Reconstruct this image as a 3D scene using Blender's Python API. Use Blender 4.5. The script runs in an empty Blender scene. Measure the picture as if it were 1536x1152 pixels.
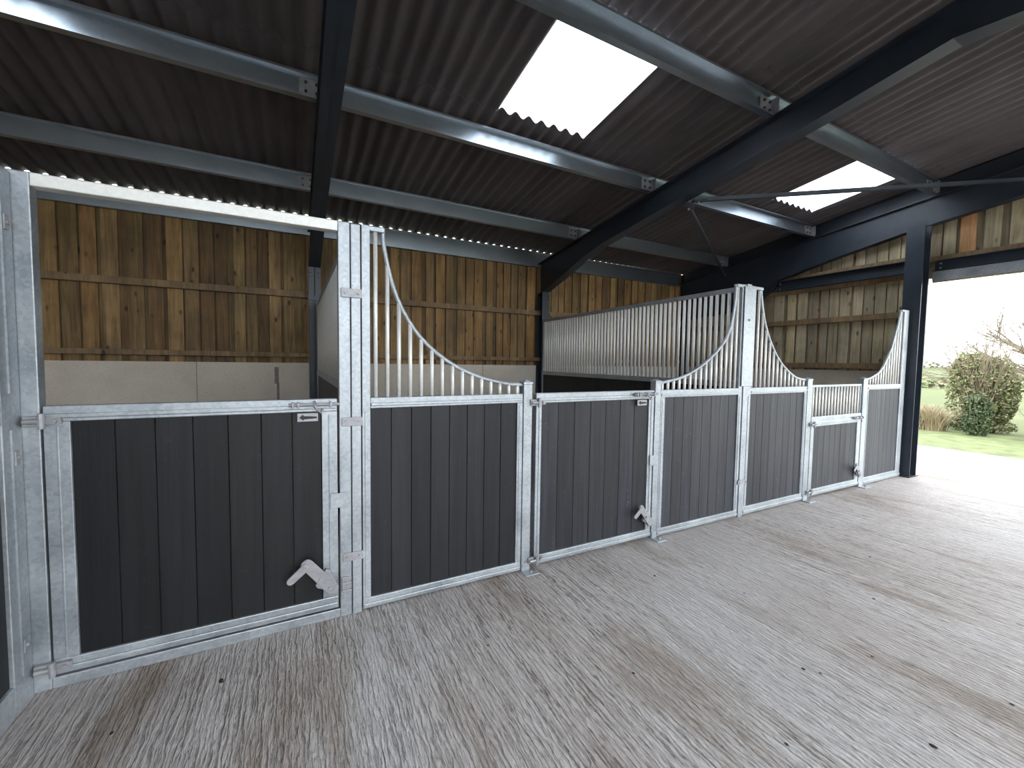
import bpy, bmesh, math, random
from mathutils import Vector, Matrix
random.seed(7)
S = bpy.context.scene
C = bpy.data.collections.new('stable'); S.collection.children.link(C)
PI = math.pi

# ------------------------------------------------------------------ materials
def mat(name):
    m = bpy.data.materials.new(name); m.use_nodes = True
    nt = m.node_tree; b = nt.nodes['Principled BSDF']
    return m, nt, b
def nd(nt, t, **kw):
    n = nt.nodes.new(t)
    for k, v in kw.items():
        if k in n.inputs: n.inputs[k].default_value = v
        else: setattr(n, k, v)
    return n
def ramp(nt, fac, stops):
    r = nt.nodes.new('ShaderNodeValToRGB'); e = r.color_ramp.elements
    e[0].position, e[0].color = stops[0][0], (*stops[0][1], 1)
    e[1].position, e[1].color = stops[-1][0], (*stops[-1][1], 1)
    for p, c in stops[1:-1]:
        q = e.new(p); q.color = (*c, 1)
    nt.links.new(fac, r.inputs[0]); return r
def coords(nt, scale):
    tc = nt.nodes.new('ShaderNodeNewGeometry'); mp = nt.nodes.new('ShaderNodeMapping')
    mp.inputs['Scale'].default_value = scale
    nt.links.new(tc.outputs['Position'], mp.inputs['Vector']); return mp.outputs[0]
def noise(nt, vec, scale, detail=3, rough=.5, dist=0):
    n = nd(nt, 'ShaderNodeTexNoise', Scale=scale, Detail=detail, Roughness=rough, Distortion=dist)
    nt.links.new(vec, n.inputs['Vector']); return n.outputs['Fac']
def mixc(nt, fac, a, b, mode='MIX'):
    m = nt.nodes.new('ShaderNodeMix'); m.data_type = 'RGBA'; m.blend_type = mode
    for s, v in ((0, fac), (6, a), (7, b)):
        if hasattr(v, 'links'): nt.links.new(v, m.inputs[s])
        elif s == 0: m.inputs[0].default_value = v
        else: m.inputs[s].default_value = (*v, 1)
    return m.outputs[2]
def math_(nt, op, a, b=0.0, c=None):
    m = nt.nodes.new('ShaderNodeMath'); m.operation = op
    for i, v in enumerate((a, b) if c is None else (a, b, c)):
        if hasattr(v, 'links'): nt.links.new(v, m.inputs[i])
        else: m.inputs[i].default_value = v
    return m.outputs[0]
def bump(nt, b, h, strength, dist):
    n = nd(nt, 'ShaderNodeBump', Strength=strength, Distance=dist)
    nt.links.new(h, n.inputs['Height']); nt.links.new(n.outputs[0], b.inputs['Normal'])

def galv(name, lo, hi, r0, r1, metallic=.8, zs=1.0, bm=.06):
    m, nt, b = mat(name)
    v = coords(nt, (1, 1, zs))
    vo = nd(nt, 'ShaderNodeTexVoronoi', Scale=70.0); nt.links.new(v, vo.inputs['Vector'])
    n1 = noise(nt, v, 5, 2, .45)
    bw = nt.nodes.new('ShaderNodeSeparateColor'); nt.links.new(vo.outputs['Color'], bw.inputs[0])
    f = math_(nt, 'ADD', math_(nt, 'MULTIPLY', bw.outputs[0], .26), math_(nt, 'MULTIPLY', n1, .80))
    r = ramp(nt, f, [(.2, lo), (.85, hi)])
    nt.links.new(r.outputs[0], b.inputs['Base Color'])
    rr = nd(nt, 'ShaderNodeMapRange'); nt.links.new(n1, rr.inputs[0])
    rr.inputs[1].default_value = .3; rr.inputs[2].default_value = .7
    rr.inputs[3].default_value = r0; rr.inputs[4].default_value = r1
    nt.links.new(rr.outputs[0], b.inputs['Roughness'])
    b.inputs['Metallic'].default_value = metallic
    if bm: bump(nt, b, n1, bm, .003)
    return m
M_GALV = galv('galvanised_steel', (.27, .30, .325), (.50, .53, .55), .42, .58, .75)
M_PURL = galv('purlin_galvanised', (.36, .41, .45), (.43, .485, .53), .29, .32, .92, bm=0)
M_DULL = galv('zinc_fitting', (.25, .25, .26), (.40, .40, .41), .42, .6, .5)
M_BARS = galv('bar_zinc', (.66, .655, .62), (.82, .81, .76), .4, .55, .25)

def plain(name, col, rough, metallic=0, n_amp=.25, n_scale=8, spec=.5, bmp=0):
    m, nt, b = mat(name)
    v = coords(nt, (1, 1, 1)); n = noise(nt, v, n_scale, 4, .6)
    lo = tuple(c*(1-n_amp) for c in col); hi = tuple(c*(1+n_amp) for c in col)
    r = ramp(nt, n, [(.3, lo), (.7, hi)]); nt.links.new(r.outputs[0], b.inputs['Base Color'])
    b.inputs['Roughness'].default_value = rough; b.inputs['Metallic'].default_value = metallic
    b.inputs['Specular IOR Level'].default_value = spec
    if bmp: bump(nt, b, n, bmp, .01)
    return m
M_STEEL = plain('painted_dark_steel', (.022, .030, .042), .42, 0, .2, 5)
M_BLACK = plain('black_slot', (.01, .01, .012), .6)
M_CLOD = plain('dark_dirt', (.03, .022, .018), .9, 0, .4, 60)

def boards_mat():
    m, nt, b = mat('black_recycled_boards')
    v = coords(nt, (30, 30, 1.2)); n = noise(nt, v, 1.0, 5, .65)
    v2 = coords(nt, (5, 5, 4)); n2 = noise(nt, v2, 2.5, 4, .7)
    v3 = coords(nt, (1, 1, 1)); n3 = noise(nt, v3, 55, 2, .6)
    at = nd(nt, 'ShaderNodeVertexColor', layer_name='tint')
    r = ramp(nt, n, [(.3, (.009, .0098, .012)), (.7, (.022, .023, .026))])
    dust = ramp(nt, n2, [(.50, (0, 0, 0)), (.78, (.5, .5, .5))])
    spk = ramp(nt, n3, [(.62, (0, 0, 0)), (.72, (1, 1, 1))])
    f = mixc(nt, 1.0, dust.outputs[0], spk.outputs[0], 'MULTIPLY')
    f2 = nt.nodes.new('ShaderNodeRGBToBW'); nt.links.new(f, f2.inputs[0])
    c = mixc(nt, f2.outputs[0], r.outputs[0], (.12, .12, .13))
    c = mixc(nt, 1.0, c, at.outputs[0], 'MULTIPLY')
    c = mixc(nt, 1.0, c, (5, 5, 5), 'MULTIPLY')
    nt.links.new(c, b.inputs['Base Color'])
    b.inputs['Roughness'].default_value = .5; b.inputs['Specular IOR Level'].default_value = .32
    bump(nt, b, n, .35, .004)
    return m
M_BOARD = boards_mat()

def timber(name, lo, mid, hi):
    m, nt, b = mat(name)
    v = coords(nt, (22, 22, 1.4)); n = noise(nt, v, 1.0, 6, .65, .8)
    v2 = coords(nt, (1, 1, .8)); n2 = noise(nt, v2, 3.0, 3, .6)
    at = nd(nt, 'ShaderNodeVertexColor', layer_name='tint')
    r = ramp(nt, n, [(.28, lo), (.5, mid), (.75, hi)])
    # knots: sparse dark ovals
    v3 = coords(nt, (7, 7, 3.2)); vo = nd(nt, 'ShaderNodeTexVoronoi', Scale=1.0, Randomness=1.0)
    nt.links.new(v3, vo.inputs['Vector'])
    k = ramp(nt, vo.outputs['Distance'], [(.07, (.25, .2, .16)), (.16, (1, 1, 1))])
    st = ramp(nt, n2, [(.3, (.62, .62, .6)), (.65, (1.05, 1.0, .95))])
    c = mixc(nt, 1.0, r.outputs[0], at.outputs[0], 'MULTIPLY')
    c = mixc(nt, 1.0, c, k.outputs[0], 'MULTIPLY')
    c = mixc(nt, 1.0, c, st.outputs[0], 'MULTIPLY')
    nt.links.new(c, b.inputs['Base Color']); b.inputs['Roughness'].default_value = .75
    bump(nt, b, n, .4, .004)
    return m
M_WOOD = timber('larch_cladding', (.12, .072, .030), (.25, .16, .068), (.38, .26, .125))
M_WOODR = timber('weathered_cladding', (.22, .185, .13), (.38, .33, .235), (.52, .46, .34))
M_RAIL = timber('timber_rail', (.13, .085, .045), (.22, .15, .08), (.29, .21, .12))

def concrete_wall():
    m, nt, b = mat('concrete_panel')
    v = coords(nt, (1, 1, 1)); n = noise(nt, v, 1.6, 6, .6); n2 = noise(nt, v, 40, 3, .6)
    r = ramp(nt, n, [(.3, (.47, .415, .34)), (.7, (.62, .56, .47))])
    s = ramp(nt, n2, [(.3, (.9, .9, .9)), (.7, (1.05, 1.05, 1.05))])
    c = mixc(nt, 1.0, r.outputs[0], s.outputs[0], 'MULTIPLY')
    nt.links.new(c, b.inputs['Base Color']); b.inputs['Roughness'].default_value = .85
    bump(nt, b, n2, .3, .004); return m
M_CONC = concrete_wall()
M_STAIN = plain('damp_stain', (.19, .175, .155), .8, 0, .3, 20)

def floor_mat():
    m, nt, b = mat('brushed_concrete')
    # ridges run along y: stretch noise
    v = coords(nt, (1, .05, 1)); rid = noise(nt, v, 32, 2.5, .6, .15)
    vw = coords(nt, (1, .16, 1)); wv = nd(nt, 'ShaderNodeTexWave', Scale=13.0, Distortion=9.0, Detail=3.0); wv.inputs['Detail Scale'].default_value = 3.2; wv.inputs['Detail Roughness'].default_value = .62; nt.links.new(vw, wv.inputs['Vector'])
    vb = coords(nt, (1, .22, 1)); rid2 = noise(nt, vb, 75, 3, .6, .3)
    v2 = coords(nt, (1, .45, 1)); big = noise(nt, v2, .9, 5, .6, .3)
    v3 = coords(nt, (1, 1, 1)); fine = noise(nt, v3, 60, 4, .7)
    v4 = coords(nt, (1, .25, 1)); st = noise(nt, v4, 2.2, 5, .65, .5)
    v5 = coords(nt, (1, 1, 1)); patch = noise(nt, v5, .55, 3, .5)
    h = math_(nt, 'ADD', math_(nt, 'MULTIPLY', rid, .55), math_(nt, 'MULTIPLY', rid2, .35))
    h = math_(nt, 'ADD', h, math_(nt, 'MULTIPLY', wv.outputs['Fac'], .24))
    h = math_(nt, 'ADD', h, math_(nt, 'MULTIPLY', fine, .16))
    base = ramp(nt, big, [(.28, (.38, .34, .305)), (.5, (.455, .42, .395)), (.72, (.52, .50, .485))])
    # groove dirt plus painted groove shade and bright lips, stronger in some bands
    gr = ramp(nt, h, [(.46, (.40, .37, .34)), (.57, (.86, .85, .84)), (.76, (1.14, 1.14, 1.14))])
    amt = ramp(nt, patch, [(.35, (.35, .35, .35)), (.62, (1, 1, 1))])
    bw = nt.nodes.new('ShaderNodeRGBToBW'); nt.links.new(amt.outputs[0], bw.inputs[0])
    c0 = mixc(nt, 1.0, base.outputs[0], gr.outputs[0], 'MULTIPLY')
    c = mixc(nt, bw.outputs[0], base.outputs[0], c0)
    sr = ramp(nt, st, [(.53, (1, 1, 1)), (.70, (.60, .52, .44))])
    c = mixc(nt, 1.0, c, sr.outputs[0], 'MULTIPLY')
    sp = ramp(nt, fine, [(.26, (.45, .4, .36)), (.34, (1, 1, 1))])
    c = mixc(nt, 1.0, c, sp.outputs[0], 'MULTIPLY')
    nt.links.new(c, b.inputs['Base Color'])
    b.inputs['Roughness'].default_value = .62
    bump(nt, b, h, 1.0, .03)
    return m
M_FLOOR = floor_mat()

def roof_mat():
    m, nt, b = mat('fibre_cement_sheet')
    v = coords(nt, (1, .35, 1)); n = noise(nt, v, 2.5, 5, .65)
    r = ramp(nt, n, [(.3, (.062, .052, .054)), (.7, (.118, .102, .105))])
    nt.links.new(r.outputs[0], b.inputs['Base Color']); b.inputs['Roughness'].default_value = .6
    return m
M_ROOF = roof_mat()
def rooflight_mat():
    m = bpy.data.materials.new('translucent_rooflight'); m.use_nodes = True; nt = m.node_tree
    nt.nodes.clear(); o = nt.nodes.new('ShaderNodeOutputMaterial')
    t = nd(nt, 'ShaderNodeBsdfTranslucent', Color=(.95, .97, 1, 1)); p = nd(nt, 'ShaderNodeBsdfTransparent', Color=(.93, .96, 1, 1))
    x = nt.nodes.new('ShaderNodeMixShader'); x.inputs[0].default_value = .55
    nt.links.new(t.outputs[0], x.inputs[1]); nt.links.new(p.outputs[0], x.inputs[2]); nt.links.new(x.outputs[0], o.inputs[0])
    return m
M_LIGHT = rooflight_mat()
def tinted(name, rough=.8, tr=0):
    m, nt, b = mat(name)
    at = nd(nt, 'ShaderNodeVertexColor', layer_name='tint')
    nt.links.new(at.outputs[0], b.inputs['Base Color']); b.inputs['Roughness'].default_value = rough
    return m
M_LEAF = tinted('foliage'); M_TWIG = tinted('twigs')
M_GRASS = plain('grass', (.13, .155, .07), .9, 0, .35, 3, .2, .5)
M_FIELD = plain('pasture', (.10, .115, .055), .95, 0, .25, .08, .1)

# ------------------------------------------------------------------ mesh builder
class MB:
    def __init__(s): s.v = []; s.f = []; s.c = []; s.p = []; s.tint = (1, 1, 1)
    def add(s, vs, fs):
        s.p.append(([tuple(q) for q in vs], fs, s.tint)); n = len(s.v); s.v += [tuple(q) for q in vs]; s.f += [tuple(i+n for i in f) for f in fs]
        s.c += [s.tint]*len(fs); return s
    def box(s, x0, x1, y0, y1, z0, z1):
        vs = [(x, y, z) for x in (x0, x1) for y in (y0, y1) for z in (z0, z1)]
        return s.add(vs, [(0, 1, 3, 2), (4, 6, 7, 5), (0, 4, 5, 1), (2, 3, 7, 6), (0, 2, 6, 4), (1, 5, 7, 3)])
    def bar(s, a, b, w, h, up=(0, 0, 1)):
        a = Vector(a); b = Vector(b); d = (b-a).normalized(); sd = d.cross(Vector(up)).normalized(); u = sd.cross(d)
        vs = [p+sd*i*w/2+u*j*h/2 for p in (a, b) for i, j in ((-1, -1), (1, -1), (1, 1), (-1, 1))]
        return s.add(vs, [(3, 2, 1, 0), (4, 5, 6, 7), (0, 1, 5, 4), (1, 2, 6, 5), (2, 3, 7, 6), (3, 0, 4, 7)])
    def tube(s, pts, r, n=8, r2=None, cap=True):
        pts = [Vector(p) for p in pts]; N = len(pts); vs = []; fs = []; prev = None
        for i, p in enumerate(pts):
            d = (pts[min(i+1, N-1)]-pts[max(i-1, 0)]).normalized()
            if prev is None:
                a = d.cross(Vector((0, 0, 1)) if abs(d.z) < .9 else Vector((1, 0, 0))).normalized()
            else: a = (prev-d*prev.dot(d)).normalized()
            prev = a; b = d.cross(a); rr = r if r2 is None else r+(r2-r)*i/(N-1)
            vs += [p+(a*math.cos(t)+b*math.sin(t))*rr for t in (2*PI*k/n for k in range(n))]
        for i in range(N-1):
            for k in range(n):
                fs.append((i*n+k, i*n+(k+1) % n, (i+1)*n+(k+1) % n, (i+1)*n+k))
        if cap: fs += [tuple(reversed(range(n))), tuple(range((N-1)*n, N*n))]
        return s.add(vs, fs)
    def prism(s, poly, ax, a, b):
        """poly 2d outline, extruded along axis ax from a to b"""
        def P(q, t):
            return {0: (t, q[0], q[1]), 1: (q[0], t, q[1]), 2: (q[0], q[1], t)}[ax]
        n = len(poly); vs = [P(q, a) for q in poly]+[P(q, b) for q in poly]
        fs = [tuple(range(n)), tuple(reversed(range(n, 2*n)))]+[(i, n+i, n+(i+1) % n, (i+1) % n) for i in range(n)]
        return s.add(vs, fs)
    def build(s, name, m, parent=None, bevel=0, smooth=False, origin=None):
        off = Vector((0, 0, 0)); p = parent
        while p is not None: off += p.location; p = p.parent
        me = bpy.data.meshes.new(name)
        if parent is None:
            if origin is None:
                xs = [q[0] for q in s.v]; ys = [q[1] for q in s.v]; zs = [q[2] for q in s.v]
                origin = ((min(xs)+max(xs))/2, (min(ys)+max(ys))/2, min(zs))
            off = Vector(origin)
        me.from_pydata([(q[0]-off.x, q[1]-off.y, q[2]-off.z) for q in s.v], [], s.f)
        ca = me.color_attributes.new('tint', 'FLOAT_COLOR', 'CORNER')
        cols = []
        for f, c in zip(s.f, s.c):
            cols += [c[0], c[1], c[2], 1]*len(f)
        ca.data.foreach_set('color', cols)
        bm = bmesh.new(); bm.from_mesh(me); bmesh.ops.recalc_face_normals(bm, faces=bm.faces); bm.to_mesh(me); bm.free()
        if smooth:
            for q in me.polygons: q.use_smooth = True
        me.materials.append(m)
        o = bpy.data.objects.new(name, me); C.objects.link(o)
        if parent: o.parent = parent
        else: o.location = off
        if bevel:
            b = o.modifiers.new('bevel', 'BEVEL'); b.width = bevel; b.segments = 2; b.limit_method = 'ANGLE'; b.harden_normals = False
        return o
def split(b, name, m, parent, **kw):
    out = []
    for vs, fs, t in b.p:
        q = MB(); q.tint = t; q.add(vs, fs); out.append(q.build(name, m, parent, **kw))
    return out
def tag(o, label=None, cat=None, group=None, kind=None):
    if label: o['label'] = label
    if cat: o['category'] = cat
    if group: o['group'] = group
    if kind: o['kind'] = kind
    return o
def thing(name, loc, label, cat, group=None):
    o = bpy.data.objects.new(name, None); C.objects.link(o); o.location = loc; o.empty_display_size = .1
    return tag(o, label, cat, group)

# ------------------------------------------------------------------ roof geometry
SL = .125
def zb(y): return 3.62+SL*(1.377-y)         # underside of purlins / top of rafters
RIDGE = -3.1
XL, XR, XE = -6.0, 9.3, 9.12

def corrugate(b, x0, x1, y0, y1, lift, thick=.006, far=False):
    pitch = .146; st = 10; n0 = round(x0/pitch*st); n1 = round(x1/pitch*st)
    xs = [i*pitch/st for i in range(n0, n1+1)]
    vs = []; fs = []
    def z(x, y):
        yy = y if not far else 2*RIDGE-y
        return zb(yy)+.205+.026+lift+.024*math.sin(2*PI*x/pitch)
    for y in (y0, y1):
        for t in (0, thick):
            vs += [(x, y, z(x, y)+t) for x in xs]
    n = len(xs)
    for i in range(n-1):
        fs.append((i, i+1, 2*n+i+1, 2*n+i)); fs.append((n+i, 3*n+i, 3*n+i+1, n+i+1))
        fs.append((i, n+i, n+i+1, i+1)); fs.append((2*n+i, 2*n+i+1, 3*n+i+1, 3*n+i))
    body = [f for i, f in enumerate(fs) if i % 4 < 2]; caps = [f for i, f in enumerate(fs) if i % 4 > 1]
    b.add(vs, body); b.add(vs, caps)
RL = [(-1.168, -.146), (3.066, 4.088), (7.446, 8.468)]
b = MB()
corrugate(b, XL, XR, 1.17, 4.165, 0)
xs = [XL]+[q for p in RL for q in p]+[XR]
for i in (0, 2, 4, 6): corrugate(b, xs[i], xs[i+1], -.20, 1.44, .009)
corrugate(b, XL, XR, -1.85, -.02, .018)
corrugate(b, XL, XR, RIDGE, -1.6, .027)
ADDED_FL = [(-4.38, -3.36), (-.876, .146), (.876, 2.19), (3.066, 4.38), (5.256, 6.57), (7.446, 8.76)]
xf = [XL]+[q for p in ADDED_FL for q in p]+[XR]
for i in range(0, len(xf), 2): corrugate(b, xf[i], xf[i+1], -9.6, -3.4, .027, far=True)
corrugate(b, XL, XR, -3.6, RIDGE, .033, far=True)
tag(b.build('ceiling', M_ROOF, smooth=True), kind='structure')
for i, (a, c) in enumerate(RL):
    b = MB(); corrugate(b, a-.03, c+.03, -.05, 1.46, .0095+.008)
    tag(b.build('window_%d' % (i+1), M_LIGHT, smooth=True), kind='structure')
for i, (a, c) in enumerate(ADDED_FL):      # rooflights added on the unseen far slope to light the floor
    b = MB(); corrugate(b, a-.03, c+.03, -9.58, -3.45, .036, far=True)
    tag(b.build('window_%d' % (i+4), M_LIGHT, smooth=True), kind='structure')

# ------------------------------------------------------------------ floor & outside ground
b = MB(); n = 2
b.add([(-14, -22, 0), (10.5, -22, 0), (12.0, -5.5, 0), (13.24, -.16, 0), (13.9, 2.2, 0), (15, 6, 0), (15, 12, 0), (-14, 12, 0)], [tuple(range(8))])
b.add([(-14, -22, -.12), (10.5, -22, -.12), (12.0, -5.5, -.12), (13.24, -.16, -.12), (13.9, 2.2, -.12), (15, 6, -.12), (15, 12, -.12), (-14, 12, -.12)], [tuple(range(8))])
tag(b.build('floor', M_FLOOR, origin=(0, 0, 0)), kind='structure')

def hill(x, y):
    d = max(0.0, math.hypot(x-1, y+2)-20)
    h = -.35*min(1, d/12)+ max(0, d-12)*.0265
    if d > 95: h = -.35+83*.0265-(d-95)*.02
    return h-.012+.10*math.sin(x*.05)*min(1, d/20)
b = MB(); vs = []; fs = []
gx = [12, 13, 14, 15, 16, 18, 20, 23, 27, 32, 38, 45, 55, 65, 75, 85, 95, 105, 115, 125, 140, 170, 220]
gy = [-150+i*10 for i in range(34)]
for x in gx:
    for y in gy: vs.append((x, y, hill(x, y)))
for i in range(len(gx)-1):
    for j in range(len(gy)-1):
        k = i*len(gy)+j; fs.append((k, k+1, k+len(gy)+1, k+len(gy)))
b.add(vs, fs)
tag(b.build('pasture', M_FIELD, origin=(20, 0, 0), smooth=True), kind='structure')
b = MB(); b.box(12, 15.6, -8, 8, -.1, .004)
tag(b.build('grass_verge', M_GRASS, origin=(14, 0, 0)), kind='structure')
b = MB(); b.box(-160, 12, -160, -21, -.3, -.02); b.box(-160, 12, 11, 160, -.3, -.02); b.box(-160, -13, -22, 12, -.3, -.02)
tag(b.build('surrounding_ground', M_FIELD, origin=(0, 0, -.3)), kind='structure')

# ------------------------------------------------------------------ walls
def cladding(b, along, a0, a1, face, out, ztop, zbot, gapcol=None, rng=None, tints=None):
    """board on board: rear layer continuous, front layer of spaced boards. along 'x' or 'y'; face = inner face; out=+1 direction away"""
    r = rng or random
    def bx(p, q, d0, d1, z1):
        lo, hi = sorted((face+out*d0, face+out*d1))
        if along == 'x': b.box(p, q, lo, hi, zbot, z1)
        else: b.box(lo, hi, p, q, zbot, z1)
    p = a0
    while p < a1:
        w = r.uniform(.12, .15); q = min(p+w, a1)
        b.tint = r.choice(tints); k = r.uniform(.45, .8); b.tint = tuple(c*k for c in b.tint)  # rear boards tinted darker, recess shade painted into the colour
        bx(p, q+.006 if q < a1 else q, .0225+r.uniform(0, .004), .044, ztop((p+q)/2)); p += w
    p = a0+.03
    while p < a1:
        w = r.uniform(.115, .16); q = min(p+w, a1)
        b.tint = r.choice(tints); k = r.uniform(.8, 1.15); b.tint = tuple(c*k for c in b.tint)
        bx(p, q, 0, .022, ztop((p+q)/2)); p += w+r.choice((.012, .02, .04, .075))
rg = random.Random(3)
TW = [(1, 1, 1), (1, .90, .78), (.92, .96, .92), (1.1, 1.0, .85), (.62, .57, .52), (1.2, 1.15, 1.05), (.8, .82, .75)]
wb = MB(); wb.box(XL, XE+.1, 4.10, 4.24, 0, 1.43)
wall = wb.build('wall_back', M_CONC, origin=(1.5, 4.17, 0)); tag(wall, kind='structure')
b = MB(); cladding(b, 'x', XL, XE+.05, 4.12, 1, lambda x: 3.488, 1.43, rng=rg, tints=TW)
b.build('timber_cladding', M_WOOD, wall)
for z0, z1 in ((2.345, 2.43), (1.51, 1.575), (3.0, 3.06)):
    if z0 > 2.9: continue
    b = MB(); b.box(XL, XE, 4.055, 4.12, z0, z1); b.build('timber_rail', M_RAIL, wall, bevel=.003)
b = MB(); b.box(1.075, 1.125, 4.0985, 4.1, 1.14, 1.37); b.box(1.10, 1.13, 4.0985, 4.1, .5, 1.15); b.build('damp_stain', M_STAIN, wall)
b = MB()
for x in (-3.9, 0.2, 4.2): b.box(x, x+.008, 4.0985, 4.1, 0, 1.43)
b.build('panel_joint', M_STAIN, wall)

# gable wall (right)
TG = [(1, 1, 1), (.85, .85, .86), (1.05, 1.05, 1.0), (.95, .97, .88), (1.25, .80, .52), (.9, .9, .84), (.75, .7, .66), (1.15, 1.15, 1.02)]
rg = random.Random(11)
wr = MB(); wr.box(9.12, 9.26, .20, 4.24, 0, 1.43)
wall = wr.build('wall_right', M_CONC, origin=(9.2, 2.2, 0)); tag(wall, kind='structure')
b = MB()
cladding(b, 'y', .0, 4.12, 9.12, 1, lambda y: zb(y)+.204, 1.43, rng=rg, tints=TG)
cladding(b, 'y', -6.2, .0, 9.12, 1, lambda y: zb(y if y > RIDGE else 2*RIDGE-y)+.204, 2.72, rng=rg, tints=TG)
cladding(b, 'y', -9.4, -6.2, 9.12, 1, lambda y: zb(2*RIDGE-y)+.204, 0.0, rng=rg, tints=TG)
b.build('timber_cladding', M_WOODR, wall)
for y0, y1, z0, z1 in ((.12, 4.0, 2.20, 2.285), (.12, 4.0, 1.46, 1.545), (.12, 3.0, 2.99, 3.05), (.12, 3.0, 2.745, 2.81), (-6.2, .12, 2.935, 3.0)):
    b = MB(); b.box(9.05, 9.12, y0, y1, z0, z1); b.build('timber_rail', M_RAIL, wall, bevel=.003)
# unseen left end and part-open far side, guessed and shaped for the light
b = MB(); b.tint = (1, 1, 1)
cladding(b, 'y', -9.4, 4.12, XL-.05, -1, lambda y: zb(y if y > RIDGE else 2*RIDGE-y)+.204, .0, rng=rg, tints=TG)
tag(b.build('wall_left', M_WOODR), kind='structure')
b = MB(); cladding(b, 'x', XL, -.6, -9.5, -1, lambda x: 3.2, 0, rng=rg, tints=TG)
tag(b.build('wall_front_unseen', M_WOODR), kind='structure')

# ------------------------------------------------------------------ steel frames
def isec_along(b, pts_low, pts_top, xc, w=.15, tf=.011, tw=.009):
    """I-section lying in plane x=xc whose underside follows pts_low and top follows pts_top (lists of (y,z))"""
    for pts, sgn in ((pts_low, 1), (pts_top, -1)):
        for (y0, z0), (y1, z1) in zip(pts, pts[1:]):
            d = sgn*tf
            vs = [(x, y, z) for x in (xc-w/2, xc+w/2) for (y, z) in ((y0, z0), (y1, z1), (y1, z1+d), (y0, z0+d))]
            b.add(vs, [(0, 1, 2, 3), (7, 6, 5, 4), (0, 4, 5, 1), (1, 5, 6, 2), (2, 6, 7, 3), (3, 7, 4, 0)])
    poly = list(pts_low)+list(reversed(pts_top))
    b.prism(poly, 0, xc-tw/2, xc+tw/2)
def column(b, xc, y0, y1, z1, w=.15, flange='y'):
    if flange == 'y':
        b.box(xc-w/2, xc+w/2, y0, y0+.011, 0, z1); b.box(xc-w/2, xc+w/2, y1-.011, y1, 0, z1); b.box(xc-.0045, xc+.0045, y0, y1, 0, z1)
def portal(xc, label, low, w=.15, ycol=3.9, off=0.0):
    t = thing('portal_frame', (xc, 4.0, 0), label, 'steel frame', 'dark steel portal frames carrying the roof')
    b = MB(); column(b, xc, ycol, 4.09, 2.75, w); b.box(xc-w/2-.02, xc+w/2+.02, ycol-.03, 4.1, 0, .015)
    b.build('column', M_STEEL, t)
    far = [(2*RIDGE-y, z) for y, z in low][::-1]
    top = [(y, zb(y)-.004-off) for y in (4.09, 3.0, 0, RIDGE)]
    b = MB(); isec_along(b, low, top, xc, w)
    isec_along(b, far, [(2*RIDGE-y, z) for y, z in top][::-1], xc, w)
    b.build('rafter', M_STEEL, t)
    b = MB(); column(b, xc, 2*RIDGE-4.09, 2*RIDGE-3.9, 2.9, w); b.build('far_column', M_STEEL, t)
    b = MB(); b.box(xc-w/2-.012, xc+w/2+.012, ycol-.02, ycol-.008, 2.30, 2.36); 
    for s in (-1, 1):
        for z in (2.62, 2.68): b.tube([(xc+s*.05, ycol-.02, z), (xc+s*.05, ycol-.002, z)], .012, 6)
    split(b, 'bolt', M_STEEL, t)
    return t
LOW = [(4.09, 2.70), (3.95, 2.74), (3.40, 2.90), (2.75, 3.11), (2.30, 3.21), (1.05, 3.375), (-.47, 3.575), (-1.29, 3.70), (-1.9, 3.62), (RIDGE, 3.60)]
portal(1.58, 'dark steel column and rafter above the tall galvanised posts left of centre', LOW)
portal(5.34, 'dark steel column and rafter crossing the ceiling in front of the smaller skylight', LOW)
LOWG = [(4.09, 2.45), (2.55, 2.55), (2.12, 2.80), (1.95, 3.00), (1.09, 3.21), (.20, 3.385), (-.85, 3.54), (-1.9, 3.66), (RIDGE, 3.72)]
gf = portal(9.02, 'blue-black steel gable frame above the boarded end wall beside the opening', LOWG, w=.13)
b = MB(); b.prism([(4.05, zb(4.05)-.02), (RIDGE, zb(RIDGE)-.02), (RIDGE, zb(RIDGE)+.203), (4.05, zb(4.05)+.203)], 0, 9.03, 9.045); b.build('gable_shade_strip', M_STEEL, gf)  # added dark strip, stands in for the darkness above the gable rafter
tag(gf, 'blue-black steel gable frame against the boarded end wall beside the big opening')
portal(-2.18, 'dark steel frame at the left end, beyond the left stable door', LOW)

# gable post next to the opening
t = thing('steel_gable_post', (8.78, .02, 0), 'tall blue-black steel post at the right end of the stable row, beside the big opening', 'steel post')
b = MB(); b.box(8.68, 8.692, -.085, .105, 0, 3.38); b.box(8.868, 8.88, -.085, .105, 0, 3.38); b.box(8.692, 8.868, .003, .013, 0, 3.38)
b.build('post_section', M_STEEL, t)
b = MB(); b.box(8.64, 8.92, -.10, .13, 0, .012); b.build('base_plate', M_STEEL, t)
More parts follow.
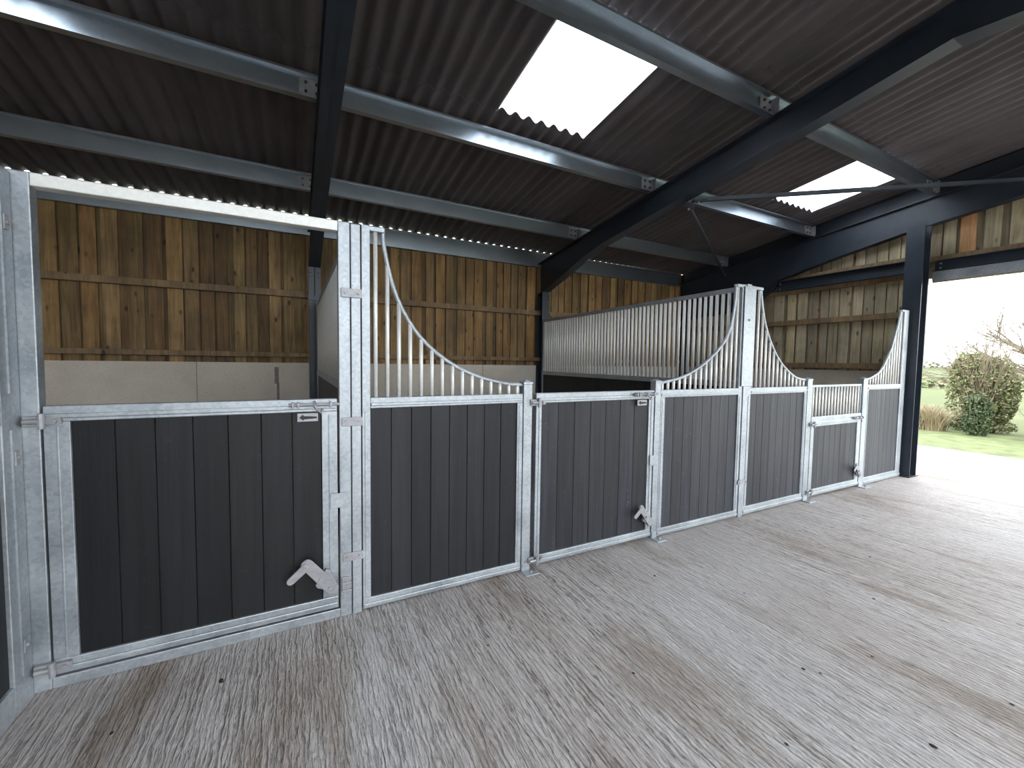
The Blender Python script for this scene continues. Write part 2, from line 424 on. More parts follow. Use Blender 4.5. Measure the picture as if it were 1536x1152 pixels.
# horizontal steel beam on the gable
def gbeam(y0, y1, z0, z1, label):
    t = thing('steel_gable_beam', (9.0, (y0+y1)/2, z0), label, 'steel beam')
    b = MB(); b.box(9.04, 9.05, y0, y1, z0, z1); b.box(8.97, 9.05, y0, y1, z0, z0+.008); b.box(8.97, 9.05, y0, y1, z1-.008, z1)
    b.build('channel', M_STEEL, t)
    b = MB()
    for z in (z0+.04, z1-.04): b.tube([(9.035, y1-.06, z), (9.015, y1-.06, z)], .012, 6)
    split(b, 'bolt', M_DULL, t)
gbeam(.11, 2.0, 2.81, 2.985, 'dark steel channel between timber rails on the gable wall, left of the tall end post')
gbeam(-6.2, -.09, 2.79, 2.93, 'dark steel lintel channel running over the big opening')
t = thing('door_track', (9.0, -3, 2.64), 'pale strip under the dark steel lintel along the head of the big opening', 'track')
b = MB(); b.box(8.98, 9.06, -6.2, -.085, 2.66, 2.785); b.build('track', M_GALV, t, bevel=.004)
b = MB(); b.box(8.995, 9.045, -6.2, -.085, 2.64, 2.66); b.build('lip', M_WOODR, t)

# ------------------------------------------------------------------ purlins
def purlin(x0, x1, y, z, h, label, cleat=True):
    t = thing('roof_purlin', ((x0+x1)/2, y, z), label, 'roof purlin', 'galvanised purlins and eaves beams under the roof')
    th = .004; f = .062; lip = .018
    prof = [(y, z), (y+f, z), (y+f, z+h), (y, z+h), (y, z+h-lip), (y+th, z+h-lip), (y+th, z+h-th), (y+f-th, z+h-th), (y+f-th, z+th), (y+th, z+th), (y+th, z+lip), (y, z+lip)]
    b = MB(); b.prism(prof, 0, x0, x1); b.build('c_section', M_PURL, t)
    if cleat:
        b = MB(); b.box(x1-.20, x1-.012, y+.040, y+.05, z+.03, z+h-.03); b.box(x1-.035, x1-.027, y-.03, y+.05, z+.01, z+h-.03)
        b.build('end_cleat', M_DULL, t)
        b = MB()
        for dx in (.07, .15):
            for dz in (.06, .13): b.tube([(x1-dx, y+.042, z+dz), (x1-dx, y+.026, z+dz)], .011, 6)
        split(b, 'bolt', M_STEEL, t)
        b = MB()
        for dz in (.07, .12): b.tube([(x0+.9, y+.056, z+dz), (x0+.9, y+.05, z+dz)], .009, 6)
        split(b, 'bolt', M_DULL, t)
bays = [(-6.0, -2.182, 'far left'), (-2.178, 1.578, 'left'), (1.582, 5.338, 'middle'), (5.342, 8.94, 'right')]
rows = [(2.92, 'low purlin nearest the back wall'), (1.377, 'purlin just below the skylights'), (-.094, 'purlin above the skylights'), (-1.6, 'purlin near the ridge')]
where = {'far left': 'beyond the left end frame', 'left': 'left of the rafter over the tall left posts', 'middle': 'between the two dark rafters', 'right': 'between the second rafter and the gable'}
for y, d in rows:
    for x0, x1, k in bays:
        purlin(x0, x1, y, zb(y), .192, 'galvanised %s, %s' % (d, where[k]))
for x0, x1, k in bays:
    purlin(x0, x1, 4.045, 3.212, .266, 'galvanised eaves beam above the back wall, %s' % where[k], cleat=False)

# braces
def brace(a, c, label, w):
    t = thing('roof_brace', a, label, 'brace')
    b = MB(); b.bar(a, c, w, .008); d = Vector(c)-Vector(a); s = d.cross(Vector((0, 0, 1))).normalized()*(w/2)
    b.bar(Vector(a)+s+Vector((0, 0, w/2)), Vector(c)+s+Vector((0, 0, w/2)), .008, w)
    b.build('angle_section', M_STEEL, t)
    b = MB(); b.bar(Vector(a)-d.normalized()*.02+Vector((0, 0, .01)), Vector(a)+d.normalized()*.14+Vector((0, 0, .01)), .10, .01); b.build('gusset_plate', M_STEEL, t)
    b = MB(); p = Vector(a)+d.normalized()*.05; b.tube([p-Vector((0, 0, .025)), p+Vector((0, 0, .01))], .012, 6); split(b, 'bolt', M_DULL, t)
brace((5.40, .85, 3.35), (8.96, -.85, 3.70), 'long dark brace running right from the second rafter across the smaller skylight', .036)
brace((5.42, .95, 3.33), (8.95, 2.97, 3.245), 'short slanting dark brace dropping from the second rafter towards the gable corner', .03)

# ------------------------------------------------------------------ stable fronts
ZT = 1.268
DUST_GLARE = {1: .5, 5: .8, 2: 1.3, 6: 1.9, 7: 2.2, 9: 2.1, 8: 2.8}  # board tint per panel: real dust plus painted glare from the opening
def infill(x0, x1, z0, z1, parent, y0=.012, y1=.034, w=.118, seed=0):
    r = random.Random(seed); dk = DUST_GLARE.get(seed, 1); b = MB(); n = max(1, round((x1-x0)/w)); w = (x1-x0)/n
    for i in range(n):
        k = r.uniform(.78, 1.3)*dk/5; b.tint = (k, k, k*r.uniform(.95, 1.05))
        a = x0+i*w; c = a+w; g = .0035; dy = r.uniform(-.001, .001)
        poly = [(a+g*.1, y0+g+dy), (a+g, y0+dy), (c-g, y0+dy), (c-g*.1, y0+g+dy), (c-g*.1, y1), (a+g*.1, y1)]
        b.prism(poly, 2, z0, z1)
    return b.build('board_infill', M_BOARD, parent)
def interp(pts, x):
    for (a, za), (c, zc) in zip(pts, pts[1:]):
        if a <= x <= c: return za+(zc-za)*(x-a)/(c-a)
    return pts[-1][1]
def smooth_curve(pts, n=8):
    out = []
    P = [pts[0]]+list(pts)+[pts[-1]]
    for i in range(1, len(P)-2):
        for k in range(n):
            t = k/n; a, b_, c, d = P[i-1], P[i], P[i+1], P[i+2]
            out.append(tuple(.5*((2*b_[j])+(-a[j]+c[j])*t+(2*a[j]-5*b_[j]+4*c[j]-d[j])*t*t+(-a[j]+3*b_[j]-3*c[j]+d[j])*t**3) for j in range(2)))
    out.append(tuple(pts[-1])); return out
def rail(b, x0, x1, z0, z1, y0=0, y1=.048, rib=True):
    b.box(x0, x1, y0, y1, z0, z1)
    if rib:
        zm = z0+(z1-z0)*.22; h = (z1-z0)*.30
        b.box(x0+.004, x1-.004, y0-.009, y0, zm, zm+h)
HP = 2.25
def front_panel(x0, x1, s0, s1, label, curve, high, seed, zbot=.075, hx=None):
    t = thing('stable_front_panel', ((x0+x1)/2, .02, 0), label, 'stable panel', 'fixed stable front panels with swooping grilles')
    b = MB(); rail(b, x0+(s0 if high == 'l' else 0), x1-(s1 if high == 'r' else 0), 1.205, ZT); b.build('top_rail', M_GALV, t, bevel=.004)
    b = MB(); rail(b, x0, x1, .012, zbot); b.build('bottom_rail', M_GALV, t, bevel=.004)
    for a, c, side in ((x0, x0+s0, 'l'), (x1-s1, x1, 'r')):
        b = MB(); top = HP if side == high else 1.205
        b.box(a, c, 0, .048, zbot, top); b.box(a+(c-a)*.3, a+(c-a)*.45, -.004, 0, zbot+.02, 1.19)
        b.build('stile', M_GALV, t, bevel=.004)
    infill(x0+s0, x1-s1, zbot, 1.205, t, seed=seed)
    cv = smooth_curve(curve)
    # cap and curved rail
    b = MB()
    if high == 'l': b.box(x0, cv[0][0]+.008, .002, .046, HP-.028, HP)
    else: b.box(cv[-1][0]-.008, x1, .002, .046, HP-.028, HP)
    b.build('cap_rail', M_GALV, t, bevel=.004)
    b = MB(); b.tube([(x, .024, z) for x, z in cv], .0135, 8); b.build('curved_rail', M_GALV, t, smooth=True)
    # bars
    n = int(round((x1-x0-s0-s1+.03)/.0675)); a = x0+s0*.5 if high == 'r' else x0+s0
    lo, hi = x0+(s0 if high == 'l' else .0), x1-(s1 if high == 'r' else .0)
    sp = (hi-lo)/(n)
    for i in range(n):
        x = lo+sp*(i+.5)
        z = HP-.02 if (high == 'l' and x < cv[0][0]) or (high == 'r' and x > cv[-1][0]) else interp(cv, x)
        if z-ZT < .02: continue
        b = MB(); b.tube([(x, .024, ZT-.005), (x, .024, z-.004)], .0125, 8); b.build('bar', M_BARS, t, smooth=True)
    return t
C2 = [(1.783, 2.24), (1.79, 2.14), (1.842, 1.92), (1.925, 1.74), (2.045, 1.59), (2.215, 1.465), (2.40, 1.385), (2.60, 1.338), (2.725, 1.328)]
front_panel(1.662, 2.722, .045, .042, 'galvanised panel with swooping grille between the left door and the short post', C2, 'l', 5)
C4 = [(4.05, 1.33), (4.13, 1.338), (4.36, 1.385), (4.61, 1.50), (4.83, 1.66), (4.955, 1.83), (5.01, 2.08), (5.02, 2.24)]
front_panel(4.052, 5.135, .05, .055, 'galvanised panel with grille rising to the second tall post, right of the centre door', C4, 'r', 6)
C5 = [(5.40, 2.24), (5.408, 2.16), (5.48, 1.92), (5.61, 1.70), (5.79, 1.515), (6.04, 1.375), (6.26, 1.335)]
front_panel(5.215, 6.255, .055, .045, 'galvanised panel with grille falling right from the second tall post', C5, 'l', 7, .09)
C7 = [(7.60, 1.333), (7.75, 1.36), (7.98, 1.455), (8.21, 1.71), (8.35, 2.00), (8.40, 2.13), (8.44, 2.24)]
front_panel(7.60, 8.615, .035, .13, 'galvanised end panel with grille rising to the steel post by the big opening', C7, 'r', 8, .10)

# posts
def post(name, x0, x1, h, label, cap=True, foot=True, y0=-.004, y1=.056):
    t = thing(name, ((x0+x1)/2, .02, 0), label, 'post', 'galvanised posts of the stable front')
    b = MB(); b.box(x0, x1, y0, y1, 0, h); b.build('post_tube', M_GALV, t, bevel=.004)
    if cap:
        b = MB(); m = .004; cx = (x0+x1)/2; cy = (y0+y1)/2
        b.box(x0-m, x1+m, y0-m, y1+m, h, h+.012)
        b.add([(x0-m, y0-m, h+.012), (x1+m, y0-m, h+.012), (x1+m, y1+m, h+.012), (x0-m, y1+m, h+.012), (cx, cy, h+.03)], [(0, 1, 4), (1, 2, 4), (2, 3, 4), (3, 0, 4)])
        b.build('cap', M_GALV, t)
    if foot:
        b = MB(); b.box(x0-.005, x1+.04, -.085, y0, 0, .008)
        b.box(x0+.005, x1-.005, y0-.006, y0, 0, .06)
        b.build('foot_plate', M_GALV, t, bevel=.002)
        b = MB(); b.tube([((x0+x1)/2+.02, -.05, .008), ((x0+x1)/2+.02, -.05, .024)], .011, 6); b.build('anchor_bolt', M_DULL, t)
    return t
post('short_post', 2.727, 2.795, 1.335, 'short capped galvanised post at the hinge side of the centre door')
post('short_post', 3.985, 4.046, 1.335, 'short capped galvanised post at the latch side of the centre door')
post('short_post', 6.262, 6.352, 1.335, 'short capped galvanised post left of the small far door with bars')
post('short_post', 7.490, 7.595, 1.335, 'short capped galvanised post right of the small far door with bars')

def bolt_head(b, x, z, y, r=.010):
    b.tube([(x, y, z), (x, y-.010, z)], r, 6)
def link_plate(t, x0, x1, z0, z1, y=-.012):
    b = MB(); b.box(x0, x1, y, y+.007, z0, z1); p = b.build('link_plate', M_DULL, t, bevel=.002)
    b = MB(); bolt_head(b, x0+.02, (z0+z1)/2, y, .006); bolt_head(b, x1-.02, (z0+z1)/2, y, .006); split(b, 'bolt', M_DULL, p)
# tall post 1 : between door frame and panel
t = post('tall_post', 1.604, 1.655, 2.245, 'tall galvanised post between the left door frame and the first grille panel', cap=False, foot=False)
for z0, z1 in ((1.835, 1.885), (1.11, 1.16), (.325, .375)): link_plate(t, 1.552, 1.662, z0, z1)
# tall post 2
t = post('tall_post', 5.141, 5.209, 2.26, 'tall pale galvanised post at the front of the barred partition', cap=False, foot=False, y0=-.008)
b = MB(); b.box(5.10, 5.27, -.014, -.008, 1.285, 2.235); b.build('cover_plate', M_GALV, t, bevel=.003)
b = MB(); bolt_head(b, 5.175, 1.92, -.014, .012); split(b, 'bolt', M_DULL, t)
link_plate(t, 5.11, 5.24, .33, .37, -.016)

# ---- door frame of the left door
t = thing('door_frame', (.95, .02, 0), 'tall galvanised frame with overhead beam and threshold around the left stable door', 'door frame')
b = MB(); b.box(.27, .345, 0, .06, 0, 2.25); b.build('frame_post', M_GALV, t, bevel=.004)
b = MB(); b.box(1.538, 1.600, 0, .06, 0, 2.25); b.build('frame_post', M_GALV, t, bevel=.004)
b = MB(); b.box(.345, 1.538, 0, .06, 2.195, 2.25); b.build('head_beam', M_BARS, t, bevel=.004)
b = MB(); b.box(.345, 1.538, 0, .06, 0, .052); b.build('threshold', M_GALV, t, bevel=.004)
b = MB(); b.box(1.545, 1.59, -.012, 0, .155, .235); b.box(1.545, 1.60, -.018, -.0, .195, .205); b.box(1.545, 1.60, -.018, 0, .150, .160)
b.build('latch_keep', M_DULL, t, bevel=.003)

def hinge(parent, x, z, d=1):
    """gudgeon on the post at x, eye strap on the door to the right"""
    b = MB(); b.box(x-.050*d, x-.006*d, -.020, -.002, z-.022, z+.022) if d > 0 else b.box(x+.006, x+.05, -.02, -.002, z-.022, z+.022)
    b.tube([(x-.045*d, -.028, z), (x+.02*d, -.028, z)], .011, 8)
    h = b.build('hinge', M_DULL, parent, bevel=.002)
    b = MB(); b.tube([(x+.012*d, -.032, z-.032), (x+.012*d, -.032, z+.034)], .012, 8); b.box(min(x+.012*d, x+.07*d), max(x+.012*d, x+.07*d), -.020, -.004, z-.015, z+.015)
    b.tube([(x+.05*d, -.02, z), (x+.05*d, -.034, z)], .011, 6)
    b.build('eye', M_DULL, h)
def top_bolt(parent, xr, z, plate=True):
    b = MB(); b.tube([(xr-.24, -.026, z), (xr+.012, -.026, z)], .0085, 8)
    bo = b.build('slide_bolt', M_DULL, parent, smooth=False)
    b = MB()
    for dx in (-.22, -.195, -.12, -.035): b.box(xr+dx-.005, xr+dx+.005, -.040, -.009, z-.016, z+.016)
    split(b, 'guide', M_DULL, bo, bevel=.002)
    b = MB(); b.tube([(xr-.115, -.036, z+.02), (xr-.115, -.046, z-.005), (xr-.10, -.05, z-.03), (xr-.085, -.045, z-.045), (xr-.075, -.04, z-.02)], .006, 6); b.build('handle', M_DULL, bo, smooth=True)
    if plate:
        b = MB(); b.box(xr-.20, xr-.098, -.016, -.008, z-.092, z-.046); p = b.build('latch_plate', M_DULL, parent, bevel=.002)
        b = MB(); zc = z-.069
        b.prism([(xr-.190, zc), (xr-.172, zc+.016), (xr-.168, zc+.008), (xr-.104, zc+.003), (xr-.104, zc-.006), (xr-.168, zc-.010), (xr-.170, zc-.017)], 1, -.0175, -.016)
        b.build('slot', M_BLACK, p)
def kick_latch(parent, xc, zc, s=1.0):
    """foot-operated latch: slanted lever plate with rounded pedal"""
    def P(x, z): return (xc+x*s, zc+z*s)
    def stadium(a, c, w0, w1, n=7):
        a = Vector(a); c = Vector(c); d = (c-a).normalized(); ang = math.atan2(d.y, d.x); out = []
        for i in range(n+1):
            t_ = ang+PI/2+PI*i/n; out.append((a.x+math.cos(t_)*w0, a.y+math.sin(t_)*w0))
        for i in range(n+1):
            t_ = ang-PI/2+PI*i/n; out.append((c.x+math.cos(t_)*w1, c.y+math.sin(t_)*w1))
        return out
    b = MB(); b.prism(stadium(P(0, 0), P(-.125, .160), .034*s, .030*s), 1, -.046, -.038)
    l = b.build('kick_latch', M_DULL, parent, bevel=.002)
    b = MB(); b.prism(stadium(P(-.135, .150), P(-.205, .090), .022*s, .020*s), 1, -.058, -.047); b.build('pedal', M_DULL, l, bevel=.003)
    b = MB(); b.tube([(xc-.13*s, -.046, zc+.162*s), (xc-.13*s, -.050, zc+.162*s)], .026*s, 16); b.build('boss', M_DULL, l)
    b = MB(); b.tube([(xc-.055*s, -.046, zc+.065*s), (xc-.055*s, -.056, zc+.065*s)], .013*s, 6); b.tube([(xc-.012*s, -.046, zc+.005), (xc-.012*s, -.052, zc+.005)], .010*s, 6); b.build('pivot_bolt', M_GALV, l)
    b = MB(); b.prism([P(-.085, .03), P(-.075, .012), P(-.05, .0), P(.015, -.05), P(.035, -.02), P(.02, .03), P(-.01, .10), P(-.03, .11)], 1, -.034, -.012); b.build('back_plate', M_DULL, l, bevel=.002)

def door(x0, x1, z0, label, sl, sr, zi, seed, bolt=True, plate_z=.69):
    t = thing('stable_door', ((x0+x1)/2, .02, z0), label, 'stable door', 'black boarded stable doors')
    b = MB(); rail(b, x0, x1, 1.198, ZT); b.build('top_rail', M_GALV, t, bevel=.004)
    b = MB(); rail(b, x0, x1, z0, zi); b.build('bottom_rail', M_GALV, t, bevel=.004)
    b = MB(); b.box(x0, x0+sl, 0, .048, zi, 1.198); b.box(x0+sl*.48, x0+sl*.58, -.005, 0, zi+.02, 1.18); b.build('stile', M_GALV, t, bevel=.004)
    b = MB(); b.box(x1-sr, x1, 0, .048, zi, 1.198); b.box(x1-sr*.58, x1-sr*.48, -.005, 0, zi+.02, 1.18); b.build('stile', M_GALV, t, bevel=.004)
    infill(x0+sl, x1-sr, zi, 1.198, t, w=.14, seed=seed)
    hinge(t, x0-.006, 1.205); hinge(t, x0-.006, z0+.045)
    if bolt: top_bolt(t, x1, 1.240)
    b = MB(); b.box(x1-.040, x1+.045, -.014, -.006, plate_z-.042, plate_z+.042); b.build('door_stop_plate', M_GALV, t, bevel=.002)
    return t
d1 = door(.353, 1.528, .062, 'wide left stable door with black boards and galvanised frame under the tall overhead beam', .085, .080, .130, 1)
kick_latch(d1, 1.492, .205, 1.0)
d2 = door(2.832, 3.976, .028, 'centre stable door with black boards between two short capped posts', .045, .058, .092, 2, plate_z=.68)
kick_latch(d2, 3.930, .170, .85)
# far small door with bars above
t = thing('stable_door', (6.92, .02, .03), 'small far stable door with upright bars above its black boards', 'stable door', 'black boarded stable doors')
x0, x1 = 6.372, 7.480
b = MB(); rail(b, x0, x1, .815, .925); b.build('middle_rail', M_GALV, t, bevel=.004)
b = MB(); rail(b, x0, x1, .03, .105); b.build('bottom_rail', M_GALV, t, bevel=.004)
for a, c in ((x0, x0+.065), (x1-.085, x1)):
    b = MB(); b.box(a, c, 0, .048, .105, .815); b.build('stile', M_GALV, t, bevel=.004)
b = MB(); b.box(x0, x1, .012, .036, 1.255, 1.28); b.box(x0, x0+.02, .012, .036, .925, 1.255); b.box(x1-.02, x1, .012, .036, .925, 1.255); b.build('grille_frame', M_GALV, t, bevel=.003)
n = 16
for i in range(n):
    x = x0+.02+(x1-x0-.04)*(i+.5)/n
    b = MB(); b.tube([(x, .024, .92), (x, .024, 1.26)], .0125, 8); b.build('bar', M_BARS, t, smooth=True)
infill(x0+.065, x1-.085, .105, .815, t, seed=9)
hinge(t, x0-.006, .845); hinge(t, x0-.006, .09); 
top_bolt(t, x1, .875, plate=False); kick_latch(t, 7.43, .175, .8)

# ---- left wing (another stable front at right angles)
t = thing('side_stable_front', (.27, -.6, 0), 'galvanised and black boarded stable front at far left, turned towards the viewer', 'stable panel')
def wx(b, y0, y1, z0, z1, x0=.24, x1=.29): b.box(x0, x1, y0, y1, z0, z1)
b = MB(); wx(b, -.135, -.002, 0, 2.24); b.build('corner_post', M_GALV, t, bevel=.004)
b = MB(); b.box(.29, .296, -.085, -.07, .14, 1.18); b.box(.29, .296, -.085, -.07, 1.33, 2.18); b.build('weld_strip', M_GALV, t)
for z0, z1, nm in ((0.0, .13, 'bottom_rail'), (1.205, 1.31, 'middle_rail'), (2.18, 2.24, 'top_rail')):
    b = MB(); wx(b, -1.5, -.135, z0, z1); b.build(nm, M_GALV, t, bevel=.004)
b = MB(); wx(b, -1.56, -1.5, 0, 2.24); b.build('end_post', M_GALV, t, bevel=.004)
for z0, z1 in ((.13, 1.205), (1.31, 2.18)):
    b = MB(); y = -1.5; r = random.Random(5)
    while y < -.14:
        k = r.uniform(.8, 1.25)*.11; b.tint = (k, k, k); b.box(.255, .275, y+.001, min(y+.136, -.135), z0, z1); y += .1365
    b.build('board_infill', M_BOARD, t)
for z in (1.06, .26, 2.02):
    b = MB(); b.box(.29, .30, -.075, -.045, z-.03, z+.03); b.tube([(.295, -.06, z), (.308, -.06, z)], .012, 6); b.build('door_stop', M_DULL, t, bevel=.002)

# ---- partitions
def partition(xf, xb, yb, label, seed, nb):
    t = thing('stable_partition', ((xf+xb)/2, yb/2, 0), label, 'stable partition', 'barred partitions between the stalls')
    yf = .062
    def X(y): return xf+(xb-xf)*(y-yf)/(yb-yf)
    def br(z0, z1, name, w=.04):
        b = MB(); b.bar((xf, yf, (z0+z1)/2), (xb, yb, (z0+z1)/2), w, z1-z0); b.build(name, M_GALV, t, bevel=.003)
    br(2.205, 2.25, 'top_rail'); br(1.27, 1.33, 'middle_rail', .045); br(.01, .07, 'bottom_rail', .045)
    for y in (yf+.02, yb-.02):
        b = MB(); b.box(X(y)-.018, X(y)+.018, y-.019, y+.019, .07, 2.21); b.build('stile', M_GALV, t, bevel=.003)
    r = random.Random(seed); b = MB(); n = 30
    for i in range(n):
        a = yf+.04+(yb-yf-.08)*i/n; c = yf+.04+(yb-yf-.08)*(i+1)/n; k = r.uniform(.8, 1.2)*.13; b.tint = (k, k, k)
        b.bar((X(a+.001), a+.001, .67), (X(c-.001), c-.001, .67), .022, 1.2)
    b.build('board_infill', M_BOARD, t)
    for i in range(nb):
        y = yf+.04+(yb-yf-.08)*(i+.5)/nb
        b = MB(); b.tube([(X(y), y, 1.325), (X(y), y, 2.21)], .0165, 8); b.build('bar', M_BARS, t, smooth=True)
partition(1.628, 1.62, 3.88, 'galvanised barred partition running back from the left tall post, seen edge-on', 21, 54)
partition(5.175, 5.285, 3.88, 'galvanised barred partition running back from the second tall post to the back wall column', 22, 54)

# ------------------------------------------------------------------ flecks on the floor
r = random.Random(9)
def clod(x, y, s, name, label, cat, group=None, flat=.35):
    b = MB(); vs = []; fs = []; n = 8
    for j in range(4):
        ph = PI*(j+.5)/4
        for k in range(n):
            q = 2*PI*k/n; rr = s*math.sin(ph)*r.uniform(.7, 1.2)
            vs.append((x+rr*math.cos(q), y+rr*math.sin(q)*1.5, s*flat*(1-math.cos(ph))))
    for j in range(3):
        for k in range(n): fs.append((j*n+k, j*n+(k+1) % n, (j+1)*n+(k+1) % n, (j+1)*n+k))
    fs += [tuple(range(n)), tuple(range(3*n, 4*n))]
    b.add(vs, fs); tag(b.build(name, M_CLOD, smooth=True), label, cat, group)
clod(3.528, -1.911, .010, 'dead_leaf', 'largest dark curled leaf scrap on the concrete at the lower right', 'leaf', flat=.3)
clod(1.003, -.275, .012, 'dirt_clod', 'small brown clod on the concrete in front of the left door', 'dirt clod')
for x, y in [(3.904, -.885), (4.124, -1.985), (3.561, -1.496), (3.517, -1.444), (3.016, -1.644), (2.746, -1.089), (3.934, -1.554), (.662, -.404), (3.544, -.465), (2.2, -.6), (4.6, -1.3), (5.3, -1.0)]:
    clod(x, y, r.uniform(.004, .007), 'dirt_fleck', 'tiny dark dirt fleck on the ribbed concrete', 'dirt fleck', 'dark flecks scattered over the concrete')

# ------------------------------------------------------------------ planting outside
def leaves(b, blobs, n, size, cols, rr):
    for _ in range(n):
        c, rad = rr.choice(blobs)
        while True:
            d = Vector((rr.uniform(-1, 1), rr.uniform(-1, 1), rr.uniform(-1, 1)))
            if .25 < d.length < 1: break
        p = Vector((c[0]+d.x*rad[0], c[1]+d.y*rad[1], c[2]+d.z*rad[2]))
        if p.z < .02: continue
        u = Vector((rr.gauss(0, 1), rr.gauss(0, 1), rr.gauss(0, 1))).normalized()
        w = u.cross(Vector((rr.gauss(0, 1), rr.gauss(0, 1), rr.gauss(0, 1)))).normalized()
        s = size*rr.uniform(.6, 1.4); col = rr.choice(cols); k = rr.uniform(.75, 1.25)
        b.tint = tuple(min(1, q*k) for q in col)
        b.add([p-u*s, p+w*s*.5, p+u*s, p-w*s*.5], [(0, 1, 2, 3)])
def twigs(b, base, n, h, spread, cols, rr, r0=.008):
    for _ in range(n):
        x = base[0]+rr.uniform(-1, 1)*base[2]; y = base[1]+rr.uniform(-1, 1)*base[3]
        dx, dy = rr.uniform(-1, 1)*spread, rr.uniform(-1, 1)*spread; hh = h*rr.uniform(.5, 1.0)
        col = rr.choice(cols); b.tint = col
        p = [(x+dx*t*t, y+dy*t*t, hh*t) for t in (0, .35, .7, 1)]
        b.tube(p, r0, 4, r0*.3, cap=False)
def grow(b, p, d, L, rad, depth, rr, spread=.55, up=.12):
    n = 4; pts = [p]; q = p.copy(); dd = d.copy()
    for i in range(n):
        dd = (dd+Vector((rr.gauss(0, .10), rr.gauss(0, .10), rr.gauss(0, .08)+up*.15))).normalized(); q = q+dd*L/n; pts.append(q.copy())
    b.tube(pts, rad, 5 if depth > 2 else 3, rad*.55, cap=False)
    if depth == 0: return
    for k in range(rr.choice((3, 4))):
        i = rr.choice((2, 3, 4)); nd_ = (dd+Vector((rr.gauss(0, spread), rr.gauss(0, spread), rr.gauss(0, spread*.7)+up))).normalized()
        grow(b, pts[i].copy(), nd_, L*rr.uniform(.6, .8), rad*.5, depth-1, rr, spread, up)
rr = random.Random(4)
OL = [(.14, .17, .07), (.19, .21, .09), (.23, .23, .12), (.11, .15, .055)]
DK = [(.03, .06, .03), (.05, .09, .04), (.10, .13, .06)]
BR = [(.20, .165, .11), (.25, .205, .14), (.16, .13, .085)]
def bush(name, label, cx, cy, w, h, n, cols, tw=120, cat='bush', sz=.035, grp=None):
    t = thing(name, (cx, cy, 0), label, cat, grp)
    b = MB()
    bl = [((cx, cy, h*.42), (w*.9, w, h*.42)), ((cx, cy+w*.3, h*.68), (w*.6, w*.62, h*.3)), ((cx, cy-w*.45, h*.5), (w*.5, w*.6, h*.42))]
    leaves(b, bl, n, sz, cols, rr); b.build('foliage', M_LEAF, t)
    b = MB(); twigs(b, (cx, cy, w*.4, w*.4), tw, h*1.18, w*.95, BR, rr)
    leaves(b, [((cx, cy, .16), (w*.8, w*1.05, .2))], n//6, sz, cols, rr); b.build('twigs', M_TWIG, t)
bush('large_bush', 'tall olive bush with twiggy top behind the grass verge, seen through the opening', 15.7, 1.05, .60, 1.95, 11000, OL+BR[:1], 420)
bush('dark_bush', 'low dark green bush at the foot of the tall olive bush', 14.75, .85, .22, .95, 3000, DK+OL[:1], 30)
bush('spreading_bush', 'broad olive bush at the right edge of the opening', 15.3, -.75, .90, 1.5, 13000, OL+BR[:1], 200)
bush('spreading_bush', 'olive bush at the right edge of the view, standing further off', 18.4, -2.6, 1.2, 1.8, 6000, OL, 100)
t = thing('straw_coloured_scrub', (15.2, 1.9, 0), 'straw-coloured bare scrub low on the verge next to the tall steel post', 'scrub')
b = MB(); twigs(b, (14.9, 2.15, .22, .75), 1300, .62, .28, [(.38, .31, .19), (.31, .25, .16), (.24, .19, .12)], rr, .007); b.build('stems', M_TWIG, t)
b = MB(); leaves(b, [((14.9, 2.15, .22), (.22, .8, .26))], 3500, .03, BR+OL[:2], rr); b.build('foliage', M_LEAF, t)
rr = random.Random(12)
t = thing('bare_tree', (18.8, .1, 0), 'leafless tree with spreading branches at the right edge against the white sky', 'tree')
b = MB(); b.tint = (.13, .11, .08)
b.tube([(18.8, .1, -.1), (18.85, .12, .7), (18.8, .15, 1.3)], .16, 8, .10)
b.build('trunk', M_TWIG, t)
b = MB(); b.tint = (.15, .125, .09)
for d in ((.1, .75, .45), (-.2, .9, .75), (.2, .3, 1), (-.3, -.5, .8), (.3, -.9, .5), (0, 1.0, .2), (.3, .7, 1), (-.3, 1.0, .35), (.1, 1.0, .6), (-.1, .8, .1)):
    grow(b, Vector((18.8, .15, rr.uniform(1.0, 1.3))), Vector(d).normalized(), 1.35, .06, 4, rr)
b.build('branches', M_TWIG, t)
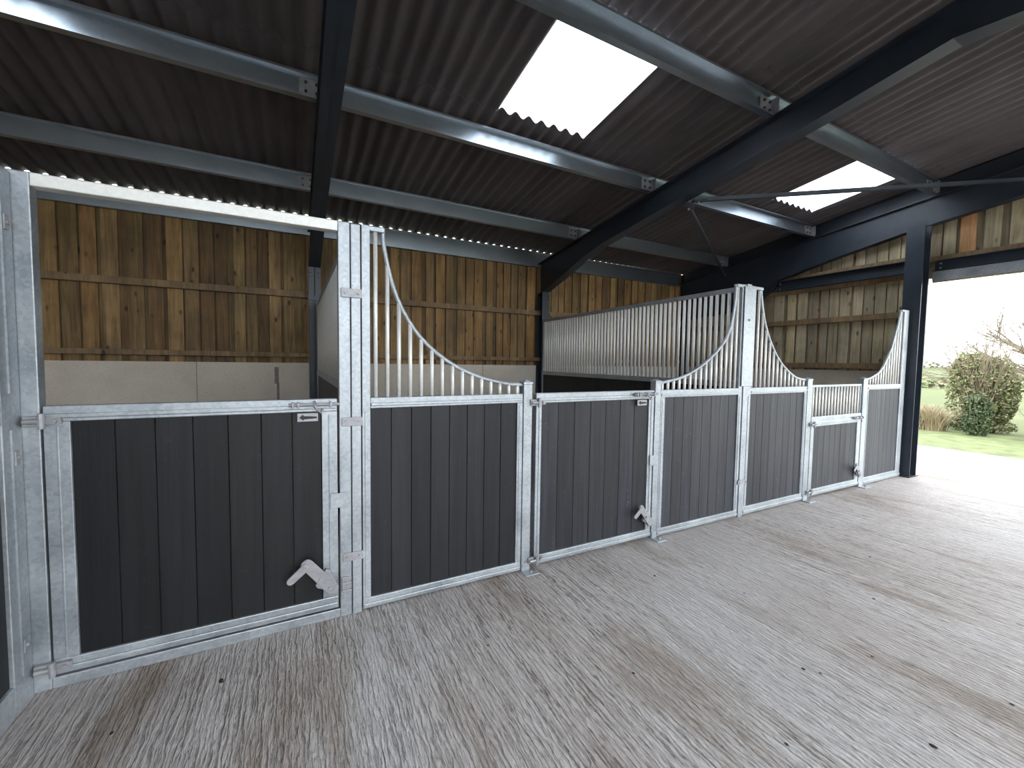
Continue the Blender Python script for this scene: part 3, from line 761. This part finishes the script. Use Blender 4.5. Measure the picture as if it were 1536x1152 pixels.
# distant hedgerows across the pasture
def hedgerow(x0, y0, x1, y1, h, label):
    b = MB(); n = int(math.hypot(x1-x0, y1-y0)/.8)
    for i in range(n):
        f = i/n; x = x0+(x1-x0)*f; y = y0+(y1-y0)*f; z = hill(x, y)
        for _ in range(26):
            p = Vector((x+rr.uniform(-.5, .5), y+rr.uniform(-.6, .6), z+rr.uniform(0, h)*rr.uniform(.5, 1)))
            u = Vector((rr.gauss(0, 1), rr.gauss(0, 1), rr.gauss(0, 1))).normalized(); w = u.cross(Vector((0, 0, 1))).normalized(); s = rr.uniform(.12, .3)
            b.tint = rr.choice(OL+DK[2:]); b.add([p-u*s, p+w*s, p+u*s, p-w*s], [(0, 1, 2, 3)])
    tag(b.build('hedgerow', M_LEAF), label, 'hedge', 'hedgerows crossing the distant pasture')
hedgerow(44, 4, 40, 30, .9, 'nearer thin dark hedgerow crossing the pale pasture')
hedgerow(104, 0, 96, 60, 1.3, 'distant hedgerow along the crest of the pasture against the sky')

# ------------------------------------------------------------------ camera
cam = bpy.data.cameras.new('camera'); co = bpy.data.objects.new('camera', cam); C.objects.link(co)
F = Vector((.46294302, .88480389, -.0529701)); R = Vector((.88630955, -.46286998, .01437904)); U = Vector((.01179564, .05360459, .99849257))
co.matrix_world = Matrix(((R.x, U.x, -F.x, 1.31774824), (R.y, U.y, -F.y, -2.51637066), (R.z, U.z, -F.z, 1.48752566), (0, 0, 0, 1)))
cam.sensor_fit = 'HORIZONTAL'; cam.sensor_width = 36; cam.lens = 624.439/1536*36; cam.clip_start = .02; cam.clip_end = 1000
S.camera = co

# ------------------------------------------------------------------ overcast sky
w = bpy.data.worlds.new('overcast'); S.world = w; w.use_nodes = True
bg = w.node_tree.nodes['Background']; bg.inputs[0].default_value = (.93, .965, 1, 1); bg.inputs[1].default_value = 1.0
S.view_settings.view_transform = 'Standard'; S.view_settings.look = 'None'; S.view_settings.gamma = 1
S.view_settings.use_curve_mapping = False
S.view_settings.exposure = 2.8
